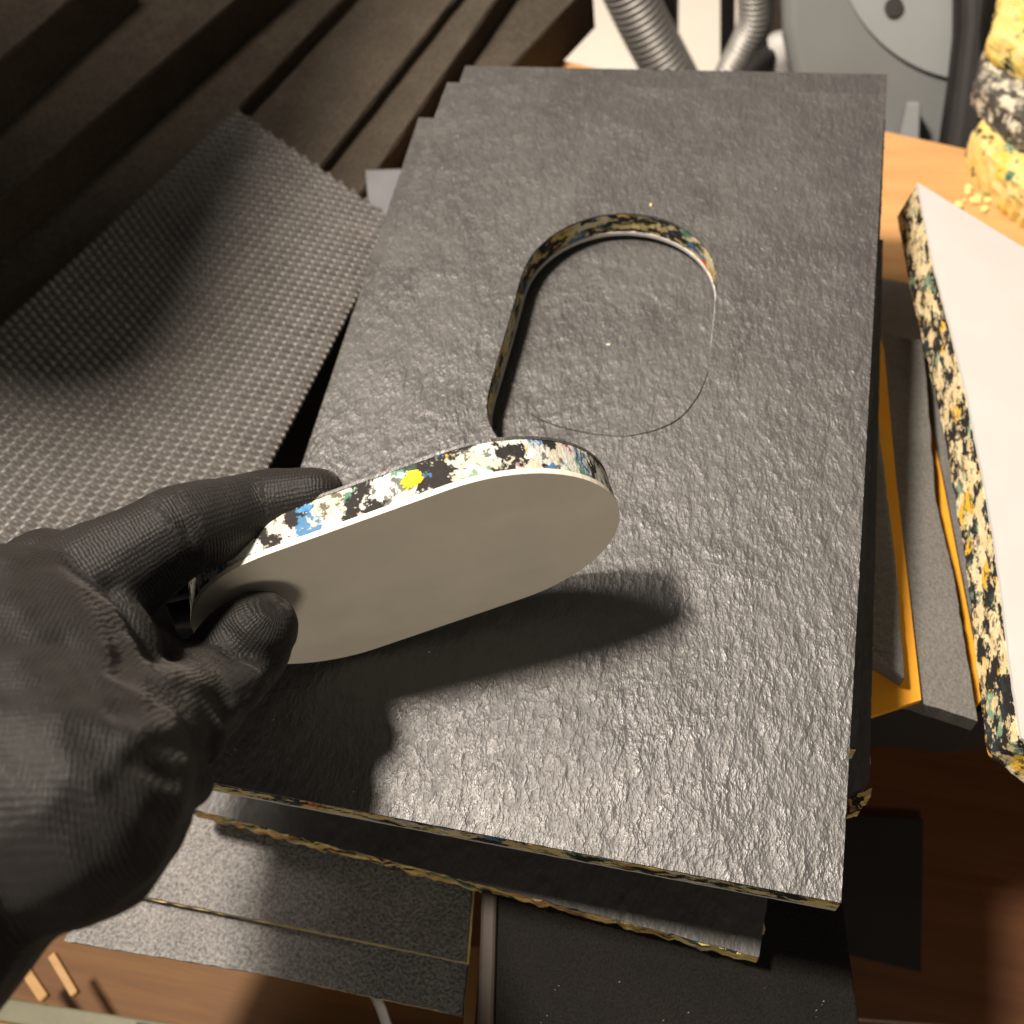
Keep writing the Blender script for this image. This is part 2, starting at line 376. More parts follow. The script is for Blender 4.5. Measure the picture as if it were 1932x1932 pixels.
a = un(790, 222, z3)[:2]; e = un(590, 815, z3)[:2]; v = (e - a) / np.linalg.norm(e - a); u = np.array([-v[1], v[0]])
foam_sheet('foam sheet peeking out along the left side below the cut sheet', [a + v * .30, a + v * .30 + u * .19, a + u * .19, a], z3, seed=3)
z4 = z3 - TH - G
a = un(1640, 1492, z4)[:2]; e = un(1662, 620, z4)[:2]; v = (e - a) / np.linalg.norm(e - a); u = np.array([v[1], -v[0]])
r4 = foam_sheet('dark foam sheet with a torn yellow corner jutting right of the stack', [a - u * .19, a - u * .006 - v * .006, a - u * .003 + v * -.002, a + v * .004, a + v * .25, a + v * .25 - u * .19], z4, skin='skin_plain', seed=4)
tp = [un(x, y, z4 + .0004)[:2] for x, y in ((1600, 1508), (1632, 1494), (1646, 1486), (1643, 1502), (1634, 1506), (1626, 1524), (1604, 1530))]
plate('torn_corner', sub_outline(tp, .0012, .0009, 3), z4 - TH + .002, z4 + .0004, M['chip_yellow'], r4)
z5 = z4 - TH - .002
a = un(1432, 1806, z5)[:2]; e = un(372, 1528, z5)[:2]; u = (e - a) / np.linalg.norm(e - a); v = np.array([u[1], -u[0]])
foam_sheet('lower foam sheet pushed forward with ragged yellow chip edge', [a, a + v * .24, a + v * .24 + u * .21, a + u * .21], z5, skin='skin_plain', amp=.0008, seed=5, th=.017, white=False)

# faint knife cut inside the hole, and painted-in shade along the near rim
def dark_line(px, z, label, w0):
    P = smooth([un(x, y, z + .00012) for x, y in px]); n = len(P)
    o = tube('cut_and_rim_line', P, [w0 * (.35 + .65 * math.sin(math.pi * k / (n - 1)) * (.6 + .4 * random.random())) for k in range(n)], M['dark_line'], None, 6)
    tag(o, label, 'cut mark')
def smooth(P, n=6):
    out = []
    for i in range(len(P) - 1):
        p0, p1, p2, p3 = P[max(i - 1, 0)], P[i], P[i + 1], P[min(i + 2, len(P) - 1)]
        for k in range(n):
            t = k / n; out.append(.5 * ((2 * p1) + (-p0 + p2) * t + (2 * p0 - 5 * p1 + 4 * p2 - p3) * t * t + (-p0 + 3 * p1 - 3 * p2 + p3) * t ** 3))
    return out + [P[-1]]
dark_line([(985, 768), (1000, 780), (1035, 798), (1080, 811), (1130, 820), (1175, 824)], z2, 'thin curved knife cut on the surface inside the hole', .00020)
dark_line([(1178, 824), (1235, 812), (1283, 788), (1318, 745), (1336, 700)], 0, 'thin dark line painting in shade along the near right rim of the hole', .00028)

# ------------------------------------------------------------------ the cut-out piece
PC = np.array([0.06792735, 0.05869535, 0.04516109])
PR = np.array([[0.89400997, -0.10503216, 0.43556219], [0.42511563, -0.10817011, -0.89865228], [0.14150221, 0.98856839, -0.05205434]])
def TP(V): return PC + V @ PR.T
def stadium(W, L, n=36):
    r = W / 2; a = L / 2 - r; t = np.linspace(-math.pi / 2, math.pi / 2, n)
    q = [(a + r * math.cos(x), r * math.sin(x)) for x in t] + [(-a - r * math.cos(x), -r * math.sin(x)) for x in t]
    return sub_outline(q, .002)
piece = empty('cut_out_piece', TP(np.array([[0, -.0395, -.006]]))[0], 'rounded cut-out of speckled chip foam with white face held in the glove', 'foam cutout')
o = plate('white_face', stadium(.0790, .1300), -.0016, 0, M['white_face'], piece, (), TP); bevel(o, .0003, 2)
plate('foam_core', jit(stadium(.0784, .1294), .0003, 4), -.0112, -.00165, M['chip_white'], piece, (), TP)
plate('skin', stadium(.0788, .1298), -.0122, -.01125, M['skin'], piece, (), TP)

# single bright chips in its cut edge
M['yellow_chip'] = flat('yellow_chip', (.70, .46, .03), .9, .2, 500, .3, 1200, .6)
M['blue_chip'] = flat('blue_chip', (.06, .20, .42), .9, .2, 500, .3, 1200, .6)
for cx_, cz_, rx_, rz_, m_ in ((.0165, -.0068, .0030, .0025, 'yellow_chip'), (-.0135, -.0095, .0026, .0010, 'blue_chip')):
    ring = []
    for t in np.linspace(0, 2 * math.pi, 56, endpoint=False):
        k_ = 1 + .30 * noise.noise(Vector((math.cos(t) * 1.5, math.sin(t) * 1.5, cx_ * 90))) + .32 * noise.noise(Vector((math.cos(t) * 6, math.sin(t) * 6, cx_ * 50 + 4))) + random.uniform(-.10, .10)
        ring.append((cx_ + rx_ * k_ * math.cos(t), cz_ + rz_ * k_ * math.sin(t)))
    plate('foam_chip', ring, .0385, .03948, M[m_], piece, (), lambda V: TP(np.stack([V[:, 0], V[:, 2], V[:, 1]], 1)))

# ------------------------------------------------------------------ gloved hand
def make_hand():
    d0 = lambda p: float(-(R.T @ (np.array(p) - CAM))[2])          # distance along the view axis
    pl = lambda x, y, off=0: None
    def on_piece(px, py, off):                                     # point on the plane of the white face, moved along its normal
        n = PR[:, 2]; q = PC + n * off
        d = R @ np.array([(px - CPX) / FPX, -(py - CPX) / FPX, -1.0])
        t = ((q - CAM) @ n) / (d @ n); return CAM + t * d
    th_tip = on_piece(486, 1185, .0108)
    th_ip = on_piece(412, 1275, .0160)
    idx_tip = on_piece(596, 933, -.0165); idx_d = on_piece(490, 955, -.0185)
    idx_p = und(330, 1008, d0(on_piece(400, 980, -.017)) - .012)
    mcp = und(95, 1150, .262)
    wr = und(-40, 1530, .215); wr2 = und(-330, 1790, .195)
    heel = und(120, 1520, .212); then = und(215, 1420, .232)
    B = []                                                          # chains of (point, radius)
    B.append([(idx_tip, .0085), (idx_d, .0105), (idx_p, .0130), (mcp, .0175)])                 # index finger
    mid_r = on_piece(470, 1060, -.0215); mid_k = und(200, 1080, d0(mcp) + .030)
    B.append([(on_piece(540, 1010, -.0200), .0080), (mid_r, .0092), (mid_k, .0112), (mcp + (mid_k - mcp) * .35 + np.array([-.012, .004, -.004]), .0155)])   # middle
    ring_r = on_piece(450, 1130, -.0215); ring_k = und(160, 1130, d0(mcp) + .040)
    B.append([(on_piece(525, 1090, -.0195), .0078), (ring_r, .0090), (ring_k, .0110), (und(20, 1230, d0(mcp) + .012), .0150)])   # ring
    lit_r = on_piece(430, 1190, -.0205); lit_k = und(150, 1200, d0(mcp) + .045)
    B.append([(on_piece(500, 1165, -.0190), .0070), (lit_r, .0080), (lit_k, .0098), (und(-20, 1310, d0(mcp) + .010), .0140)])    # little
    B.append([(th_tip, .0112), (th_tip * .55 + th_ip * .45, .0138), (th_ip, .0132), (und(330, 1350, .262), .0150), (then, .0195), (heel, .026)])  # thumb
    B.append([(mcp, .0165), (und(20, 1300, .238), .026), (wr, .030), (wr2, .034)])             # palm, radial side
    B.append([(und(-20, 1310, d0(mcp) + .010), .0140), (und(-60, 1400, .24), .024), (wr, .030)])
    B.append([(then, .0195), (und(60, 1420, .225), .027), (heel, .026), (wr, .030)])
    B.append([(und(330, 1350, .262), .0145), (und(250, 1270, .280), .0150), (mid_k, .0125)])   # web between thumb and palm
    B.append([(und(30, 1190, .252), .0220), (und(60, 1310, .238), .0260), (und(110, 1430, .226), .0250)])
    B.append([(und(-120, 1180, .250), .0230), (und(-120, 1330, .236), .0280), (und(-60, 1480, .222), .0290)])
    B.append([(und(190, 1230, .272), .0150), (und(200, 1330, .255), .0170), (then, .0190)])
    # loose folds of the fabric
    B.append([(und(215, 1130, .256), .0045), (und(262, 1210, .255), .0060), (und(262, 1300, .250), .0050)])
    B.append([(und(385, 1395, .246), .0060), (und(330, 1420, .240), .0075), (und(260, 1440, .225), .0065)])
    B.append([(und(352, 1475, .232), .0065), (und(300, 1500, .224), .0080), (und(230, 1490, .212), .0060)])
    B.append([(und(418, 1330, .262), .0050), (und(450, 1300, .272), .0065), (und(480, 1268, .282), .0060)])
    bm = bmesh.new()
    def sphere(p, r):
        bmesh.ops.create_icosphere(bm, subdivisions=2, radius=r, matrix=Matrix.Translation(Vector(p)))
    for ch in B:
        for (p, r), (q, s2) in zip(ch[:-1], ch[1:]):
            p, q = np.array(p), np.array(q); n = max(2, int(np.linalg.norm(q - p) / (.22 * min(r, s2))))
            for k in range(n + 1):
                t = k / n; tt = t * t * (3 - 2 * t)
                sphere(p + (q - p) * t, r + (s2 - r) * tt)
    me = bpy.data.meshes.new('hand_raw'); bm.to_mesh(me); bm.free()
    tmp = bpy.data.objects.new('hand_raw', me); C.objects.link(tmp)
    rm = tmp.modifiers.new('r', 'REMESH'); rm.mode = 'VOXEL'; rm.voxel_size = .0011
    sm = tmp.modifiers.new('s', 'SMOOTH'); sm.factor = .5; sm.iterations = 18
    ev = tmp.evaluated_get(bpy.context.evaluated_depsgraph_get())
    m2 = bpy.data.meshes.new_from_object(ev); bpy.data.objects.remove(tmp)
    n = len(m2.vertices); co = np.empty(n * 3); m2.vertices.foreach_get('co', co); co = co.reshape(-1, 3)
    no = np.empty(n * 3); m2.vertices.foreach_get('normal', no); no = no.reshape(-1, 3)
    # small creases and slack in the cloth
    dis = np.array([.0007 * noise.noise(Vector(p * 45)) + .0004 * noise.noise(Vector((p[0] * 160, p[1] * 70, p[2] * 160))) for p in co])
    # creases pressed into the side that shows, with a raised lip beside each
    q = (co - CAM) @ R; X = np.stack([CPX - FPX * q[:, 0] / q[:, 2], CPX + FPX * q[:, 1] / q[:, 2]], 1)
    face = np.clip(((CAM - co) * no).sum(1) / np.linalg.norm(CAM - co, axis=1), 0, 1)
    for pts, dep, wd in [(((205, 1120), (232, 1220), (228, 1330)), .0030, 16), (((120, 1215), (165, 1300), (225, 1345), (330, 1330)), .0026, 18), (((340, 1300), (420, 1320), (500, 1300)), .0022, 13),
                         (((420, 1395), (350, 1415), (290, 1405)), .0022, 14), (((400, 1470), (330, 1470), (255, 1440)), .0026, 15), (((380, 1560), (290, 1545), (215, 1490)), .0020, 16),
                         (((60, 1090), (90, 1190), (80, 1290)), .0010, 22), (((430, 1190), (470, 1230), (530, 1235)), .0012, 11), (((330, 960), (352, 1000), (360, 1050)), .0010, 10), (((20, 1420), (120, 1500), (180, 1600)), .0014, 26)]:
        d2 = np.full(n, 1e9)
        for a_, b_ in zip(pts[:-1], pts[1:]):
            a_, b_ = np.array(a_, float), np.array(b_, float); t = np.clip(((X - a_) @ (b_ - a_)) / ((b_ - a_) @ (b_ - a_)), 0, 1)
            d2 = np.minimum(d2, np.linalg.norm(X - a_ - t[:, None] * (b_ - a_), axis=1))
        dis = dis + face * .48 * dep * (-np.exp(-(d2 / (1.25 * wd)) ** 2) + .35 * np.exp(-((d2 - 2.6 * wd) / (1.25 * wd)) ** 2))
    co = co + no * dis[:, None]
    # knit coordinates
    best = np.full(n, 1e9); ax = np.zeros(n); ar = np.zeros(n)
    pd = np.array(wr) - np.array(mcp); pd /= np.linalg.norm(pd); pe = np.cross(pd, R[:, 2]); pe /= np.linalg.norm(pe)
    for ci, ch in enumerate(B[:12]):
        s0 = 0
        for (p, r), (q, s2) in zip(ch[:-1], ch[1:]):
            p, q = np.array(p), np.array(q); L = np.linalg.norm(q - p); dd = (q - p) / L
            t = np.clip((co - p) @ dd, 0, L); c = p + t[:, None] * dd; dist = np.linalg.norm(co - c, axis=1) - (r + (s2 - r) * t / L)
            e1 = np.cross(dd, [.3, .2, .9]); e1 /= np.linalg.norm(e1); e2 = np.cross(dd, e1); rel = co - c
            th = np.arctan2(rel @ e2, rel @ e1); sel = dist < best
            best[sel] = dist[sel]
            if ci >= 5 or (ci == 4 and s0 > .055): ax[sel] = (co @ pe)[sel]; ar[sel] = (co @ pd)[sel]     # palm: ribs run down the hand
            else: ax[sel] = ((co - p) @ dd)[sel] + s0; ar[sel] = (th * (r + s2) / 2)[sel]
            s0 += L
    base = np.array([.0, .0, .0]) + np.array(wr)
    m2.vertices.foreach_set('co', (co - base).ravel())
    for nm, arr in (('axial', ax), ('around', ar)):
        a = m2.attributes.new(nm, 'FLOAT', 'POINT'); a.data.foreach_set('value', arr.astype(np.float32))
    m2.polygons.foreach_set('use_smooth', [True] * len(m2.polygons)); m2.materials.clear(); m2.materials.append(M['glove']); m2.update()
    o = bpy.data.objects.new('gloved_hand', m2); C.objects.link(o); o.location = base
    return tag(o, 'hand in a black knitted glove pinching the foam cut-out', 'gloved hand')
make_hand()

# ------------------------------------------------------------------ dotted rubber mat, bent up along its left side, and a mesh fabric
def bumpy(name, A, B_, Cc, D, nu, nv, sub, h, m, label, cat, zf=None, checker=True):
    """A-B the far edge, D-C the near edge; nu x nv raised dots"""
    A, B_, Cc, D = map(np.array, (A, B_, Cc, D))
    U = nu * sub + 1; Vn = nv * sub + 1
    u = np.linspace(0, 1, U); v = np.linspace(0, 1, Vn); uu, vv = np.meshgrid(u, v)
    P = (A * ((1 - uu) * (1 - vv))[..., None] + B_ * (uu * (1 - vv))[..., None] + Cc * (uu * vv)[..., None] + D * ((1 - uu) * vv)[..., None])
    a, b2 = uu * nu, vv * nv
    row = np.floor(a).astype(int)
    e = np.abs(np.sin(math.pi * a)) ** .8 * (.55 + .45 * np.cos(2 * math.pi * (b2 + .5 * (row % 2)))) * 1.5
    irr = np.array([noise.noise(Vector((i * .9, j * .9, 2.0))) for j in range(nv + 1) for i in range(nu + 1)]).reshape(nv + 1, nu + 1)
    amp = 1 + .35 * irr[np.floor(b2).astype(int).clip(0, nv), np.floor(a).astype(int).clip(0, nu)]
    P[..., 2] += h * e * amp
    if zf is not None:
        P = zf(P, uu, vv)
    V = P.reshape(-1, 3); F = []
    idx = np.arange(U * Vn).reshape(Vn, U)
    F = np.stack([idx[:-1, :-1], idx[1:, :-1], idx[1:, 1:], idx[:-1, 1:]], -1).reshape(-1, 4)
    base = V.mean(0); base[2] = V[:, 2].min()
    me = bpy.data.meshes.new(name); me.from_pydata((V - base).tolist(), [], F.tolist()); me.update()
    me.polygons.foreach_set('use_smooth', [True] * len(me.polygons)); me.materials.append(m)
    o = bpy.data.objects.new(name, me); C.objects.link(o); o.location = base
    sd = o.modifiers.new('thickness', 'SOLIDIFY'); sd.thickness = .002; sd.offset = -1
    return tag(o, label, cat)
zm = -.058
mA, mB = un(447, 208, zm), un(748, 420, zm)
mD0, mC0 = un(8, 610, zm), un(500, 895, zm)
def ext(p, q, k): return p + (q - p) * k
mD = ext(mA, mD0, 1.75); mC = ext(mB, mC0, 1.62)
def mat_bend(P, uu, vv):
    # the strip left of a curved crease is bent upwards
    q = (P - CAM) @ R; X = CPX - FPX * q[..., 0] / q[..., 2]; Y = CPX + FPX * q[..., 1] / q[..., 2]
    cu = []; cv = []
    for px, py in ((436, 212), (395, 350), (345, 500), (312, 640), (235, 770), (120, 840), (0, 880)):
        k = np.argmin((X - px) ** 2 + (Y - py) ** 2); cu.append(uu.flat[k]); cv.append(vv.flat[k])
    o_ = np.argsort(cv); uc = np.interp(vv, np.array(cv)[o_], np.array(cu)[o_], right=-.3)
    t = (uc - uu) * .125; dz = .12 * (np.sqrt(t * t + .006 ** 2) + t) / 2
    dz = dz + .003 * np.sin(vv * 9) * (1 - uu)
    k = (P[..., 2] + dz - CAM[2]) / (P[..., 2] - CAM[2])
    return CAM + (P - CAM) * k[..., None]
bumpy('rubber_mat', mA, mB, mC, mD, 27, 72, 9, .0019, M['mat'], 'dark dotted rubber mat lying between dark boards and foam stack', 'mat', mat_bend)
gs = pxz([(560, 560), (760, 400), (800, 900), (420, 1100), (380, 980)], -.112); c0 = np.mean(gs, 0)  # black sheet added only to darken this gap
o = plate('gap_darkener', [p - c0 for p in gs], 0, -.112 - ZT - .001, M['box_black']); o.location = (c0[0], c0[1], ZT + .0005); tag(o, 'black sheet added to darken the gap between mat and foam stack', 'dark filler')
zq = -.072
q = [un(690, 322, zq), un(800, 318, zq), un(790, 470, zq), un(700, 440, zq)]
bumpy('mesh_fabric', q[0], q[1], q[2], q[3], 26, 26, 5, .0006, M['mesh'], 'pale grey mesh fabric corner behind the dotted mat', 'fabric')
zs = zq - .003

# ------------------------------------------------------------------ dark boards stepping up to the left
edges = [((714, 317), (935, 0), -.088, 'lowest dark board next to the dotted mat, lying on the bench'),
         ((612, 306), (854, 0), -.080, 'second dark board up, one narrow step above the lowest'),
         ((451, 204), (644, 0), -.071, 'third dark board up, ending level with the far mat corner'),
         ((11, 370), (430, 11), -.045, 'thick dark board with a warm worn edge in the stepped pile'),
         ((0, 113), (118, 11), -.015, 'topmost dark board of the stepped pile')]
def board(p0, p1, ztop, zbot, back, fwd, width, label):
    a, b2 = un(*p0, ztop)[:2], un(*p1, ztop)[:2]; d = (b2 - a) / np.linalg.norm(b2 - a); n = np.array([-d[1], d[0]])
    s, e = a - d * back, b2 + d * fwd
    cen = (s + e) / 2 + n * width / 2
    r = empty('dark_board', (cen[0], cen[1], zbot), label, 'board', 'dark boards in the stepped pile')
    out = sub_outline([s, e, e + n * width, s + n * width], .012, .0006, ztop * 50)
    o = plate('slab', out, zbot, ztop - .0012, M['board_edge'], r); bevel(o, .0008, 2)
    o = plate('top_face', sub_outline([s + n * .0008, e + n * .0008, e + n * width, s + n * width], .012, .0006, ztop * 50 + 1), ztop - .0011, ztop, M['board'], r)
board((930, 163), (1042, 44), -.105, ZT + .0005, .22, .05, .42, 'thin dark base board under the stepped pile')
zb = -.1045
for p0, p1, zt, lab in edges:
    board(p0, p1, zt, zb, .32, .05, .40, lab); zb = zt + .0005

# ------------------------------------------------------------------ grey pads with orange backing, black block below, pale sheet behind
def pad(label, top_px, zt, under_px, th=.010):
    q = pxz(top_px, zt); c0 = np.mean(q, 0)
    r = empty('foam_pad', (c0[0], c0[1], zt - th - .003), label, 'foam pad', 'grey foam pads on orange backing')
    bevel(plate('pad_body', sub_outline(q, .004, .0004, zt * 90), zt - th, zt, M['pad'], r), .0015, 2)
    plate('orange_backing', pxz(under_px, zt - th), zt - th - .003, zt - th - .0001, M['orange'], r)
ZP = -.050
pad('upper grey foam pad on orange backing, half under the black stack', [(1480, 560), (1652, 611), (1655, 760), (1671, 896), (1693, 1079), (1709, 1281), (1627, 1228), (1420, 1160)], ZP,
    [(1490, 600), (1653, 606), (1668, 660), (1690, 896), (1711, 1079), (1738, 1320), (1640, 1352), (1420, 1300)])
pad('middle grey foam pad on orange backing, one step below the upper pad', [(1500, 560), (1640, 607), (1690, 636), (1738, 640), (1746, 700), (1765, 942), (1799, 1084), (1845, 1361), (1728, 1322), (1420, 1250)], ZP - .0135,
    [(1500, 600), (1700, 640), (1739, 690), (1748, 760), (1780, 912), (1813, 1084), (1857, 1310), (1845, 1330), (1700, 1330), (1420, 1250)])
pad('lowest grey foam pad beside the white faced sheet', [(1500, 560), (1700, 640), (1790, 690), (1850, 700), (1960, 1270), (1890, 1312), (1720, 1310), (1420, 1250)], ZP - .027,
    [(1500, 600), (1780, 720), (1850, 730), (1955, 1260), (1720, 1300), (1420, 1250)])
blk = pxz([(1480, 640), (1790, 700), (1860, 720), (1975, 1330), (1850, 1345), (1640, 1330), (1420, 1250)], ZP - .0405)
c0 = np.mean(blk, 0)
o = plate('foam_block', [p - c0 for p in blk], 0, (ZP - .0405) - ZT - .001, M['box_black']); o.location = (c0[0], c0[1], ZT + .0005)
bevel(o, .002, 2); tag(o, 'black foam block under the grey pads', 'foam block')
psh = pxz([(1560, 505), (1690, 528), (1860, 560), (1880, 760), (1560, 720)], ZT + .006); c0 = np.mean(psh, 0)
o = plate('foam_offcut', [p - c0 for p in psh], 0, .005, M['pad_pale']); o.location = (c0[0], c0[1], ZT + .0005); tag(o, 'pale grey thin foam offcut flat on the bench wood behind the pads', 'foam offcut')

# ------------------------------------------------------------------ white faced thick sheet on the right
ZW = -.030
le = [(1731, 344), (1763, 501), (1795, 622), (1826, 746), (1857, 905), (1876, 1010), (1893, 1134), (1908, 1262), (1928, 1392)]
lw = [un(x, y, ZW) for x, y in le]
tdir = un(1932, 425, ZW) - un(1731, 344, ZW); tdir /= np.linalg.norm(tdir)
tilt = math.radians(14)
ctr = lw[4]
def TW(V):                                        # tip the plate about its left edge, right side down
    V = V.copy(); x = V[:, 0]; zz = V[:, 2].copy()
    ed = np.interp(V[:, 1], [p[1] for p in lw][::-1], [p[0] for p in lw][::-1])
    dx = x - ed
    V[:, 0] = ed + dx * math.cos(tilt) + zz * math.sin(tilt); V[:, 2] = ZW - dx * math.sin(tilt) + zz * math.cos(tilt)
    return V
rightw = [lw[-1][:2] + tdir[:2] * .22, lw[0][:2] + tdir[:2] * .26]
wo = [p[:2] for p in lw] + rightw
wo = sub_outline(wo, .003, .00025, 8)
ws = empty('white_faced_sheet', (lw[4][0] + .08, lw[4][1], ZW - .06), 'thick speckled foam sheet lying with its white face up', 'foam sheet')
plate('white_face', wo, -.0015, 0, M['white'], ws, (), TW)
plate('foam_core', jit(wo, .0008, 6), -.021, -.0016, M['chip_side'], ws, (), TW)

# ------------------------------------------------------------------ crumbs and lumps of chip foam
def lump(name, c, size, m, label, cat, seed, group=None, rough=.25):
    bm = bmesh.new(); bmesh.ops.create_icosphere(bm, subdivisions=4, radius=1)
    for vt in bm.verts:
        p = vt.co.normalized()
        k = 1 + rough * noise.noise(p * 1.5 + Vector((seed, 0, 0))) + rough * .6 * noise.noise(p * 4 + Vector((0, seed, 0))) + .05 * noise.noise(p * 12)
        bx = 1 / max(abs(p.x), abs(p.y), abs(p.z)) ** .6
        vt.co = Vector((p.x * size[0], p.y * size[1], p.z * size[2])) * k * bx
    me = bpy.data.meshes.new(name); bm.to_mesh(me); bm.free(); me.materials.append(m)
    o = bpy.data.objects.new(name, me); C.objects.link(o)
    zmin = min(v.co.z for v in me.vertices)
    for v in me.vertices: v.co.z -= zmin
    o.location = c; return tag(o, label, cat, group)
def chunk(px, z0, z1, m, label, seed):
    q = sub_outline(pxz(px, z1), .0035, .0022, seed); c0 = np.mean(q, 0); n = len(q)
    V = []; F = []
    rings = 6
    for k in range(rings + 1):
        t = k / rings; z = z0 + (z1 - z0) * t; sc = 1 - .05 * (2 * t - 1) ** 2
        for p in q:
            r = c0 + (p - c0) * sc; w_ = .0016 * noise.noise(Vector((p[0] * 160, p[1] * 160, z * 160 + seed))) + .0008 * noise.noise(Vector((p[0] * 500, p[1] * 500, z * 500 + seed)))
            dr_ = (p - c0) / np.linalg.norm(p - c0); V.append((r[0] + dr_[0] * w_ - c0[0], r[1] + dr_[1] * w_ - c0[1], z - z0))
    for k in range(rings):
        for i2 in range(n):
            a_, b_ = k * n + i2, k * n + (i2 + 1) % n; F.append((a_, b_, b_ + n, a_ + n))
    for k, base_ in ((0, 0), (1, rings * n)):
        F += [tuple(base_ + i2 for i2 in t) for t in tessellate_polygon([[Vector(V[base_ + i2]) for i2 in range(n)]])]
    o = obj('foam_chunk', V, F, m); o.location = (c0[0], c0[1], z0); return tag(o, label, 'foam chunk')
chunk([(1836, 238), (1868, 194), (1930, 236), (2040, 330), (2040, 440), (1905, 335), (1852, 282)], ZT + .0005, ZT + .024, M['chip_lump'], 'yellow chip foam chunk lying on the bench under a grey one', 1.0)
chunk([(1842, 148), (1858, 84), (1930, 110), (2040, 180), (2040, 300), (1930, 232), (1880, 190)], ZT + .0245, ZT + .042, M['chip_grey'], 'grey speckled foam chunk between two yellow ones', 5.0)
chunk([(1866, 62), (1884, 10), (1905, -80), (2060, -80), (2060, 170), (1926, 96)], ZT + .0425, ZT + .060, M['chip_lump'], 'yellow chip foam chunk on top of the grey one', 9.0)
for k in range(16):
    x, y = 1850 + random.gauss(0, 24), 378 + random.gauss(0, 9)
    sz = random.uniform(.0008, .0022)
    lump('foam_crumb', un(x, y, ZT + .0002), (sz, sz * 1.2, sz * .7), M['crumb'], 'tiny yellow foam crumb on the bench beside the white faced sheet', 'crumb', k * 1.7, 'foam crumbs on the bench', .3)
lump('foam_crumb', un(1148, 652, z2), (.0008, .0005, .0004), M['crumb_white'], 'tiny pale crumb on the grey surface inside the hole', 'crumb', 3.3)
lump('foam_crumb', un(1228, 388, 0), (.0004, .0007, .0004), M['crumb'], 'tiny yellow crumb at the far rim of the hole', 'crumb', 5.3)

# ------------------------------------------------------------------ felt sheets, laths, rail, strip and black box at the front
def felt(label, px, zt, th, m='felt', lip=0):
    q = pxz(px, zt); c0 = np.mean(q, 0)
    r = empty('felt_sheet', (c0[0], c0[1], zt - th), label, 'felt sheet', 'grey felt sheets under the stack')
    bevel(plate('felt_layer', sub_outline(q, .0025, .0004, zt * 70), zt - th * .7, zt, M[m], r), .0006, 2)
    q = [c0 + (p - c0) * (1 + lip) for p in q]
    plate('yellow_layer', sub_outline(q, .003, .0002, zt * 70 + 2), zt - th, zt - th * .7 - .0001, M['felt_edge'], r)
felt('upper grey felt sheet with yellow lower edge below the foam stack', [(225, 1682), (700, 1778), (878, 1815), (905, 1500), (420, 1380)], -.081, .0028, lip=.016)
felt('lower grey felt sheet with frayed front edge over the drawer', [(120, 1775), (500, 1838), (872, 1917), (905, 1560), (330, 1400)], -.0875, .004)
bx0, bx1 = un(938, 1760, -.066)[:2], un(1598, 1760, -.066)[:2]; bdx = (bx1 - bx0) / np.linalg.norm(bx1 - bx0); bnx = np.array([bdx[1], -bdx[0]])
wbox = np.linalg.norm(bx1 - bx0)
bo = [bx0 - bnx * .035, bx0 + bnx * .12, bx1 + bnx * .12, bx1 - bnx * .035]; c0 = np.mean(bo, 0)
bxr = empty('black_box', (c0[0], c0[1], ZS), 'black dust speckled box under the front of the foam stack', 'box')
bevel(plate('box_body', bo, ZS + .0008, -.0685, M['box_black'], bxr), .0015, 2)
bevel(plate('lid', bo, -.0684, -.066, M['sparkle'], bxr), .001, 2)
rim = [bx0 - bnx * .034 - bdx * .006, bx0 + bnx * .12 - bdx * .006, bx0 + bnx * .12 - bdx * .0003, bx0 - bnx * .034 - bdx * .0003]
bevel(plate('side_rim', rim, ZS + .0008, -.0655, M['box_brown'], bxr), .0012, 2)
# white specks of dust lying on the lid: too small to pick apart
V = []; F = []
for k in range(42):
    p = bx0 + bdx * random.uniform(.015, wbox - .006) + bnx * random.uniform(.015, .06); s = random.uniform(.00012, .0003)
    i = len(V); z = -.0659
    V += [(p[0] - s, p[1] - s, z), (p[0] + s, p[1] - s * .6, z), (p[0] + s * .5, p[1] + s, z), (p[0], p[1], z + s * 1.4)]; F += [(i, i + 1, i + 2), (i, i + 1, i + 3), (i + 1, i + 2, i + 3), (i + 2, i, i + 3)]
o = obj('dust_specks', V, F, M['white'], bxr); o['kind'] = 'stuff'
# wooden lath beside the box
def stick(label, p0, p1, wd, hgt, z, name='wooden_lath', m='lath'):
    a, b2 = un(*p0, z)[:2], un(*p1, z)[:2]; d = (b2 - a) / np.linalg.norm(b2 - a); n = np.array([-d[1], d[0]]) * wd / 2
    c0 = (a + b2) / 2
    o = plate(name, [a - n - c0, b2 - n - c0, b2 + n - c0, a + n - c0], 0, hgt, M[m]); o.location = (c0[0], c0[1], z - hgt); bevel(o, .0006, 1)
    return tag(o, label, 'lath')
stick('small wooden lath with pale end between felt sheets and black box', (897, 1785), (880, 1990), .0045, .006, -.120)
stick('pale wooden slat in the drawer, next to the glove', (95, 1800), (140, 1876), .0035, .004, -.140 + DZ)
stick('second pale wooden slat in the drawer, at the rail end', (40, 1822), (82, 1884), .0045, .004, -.141 + DZ)
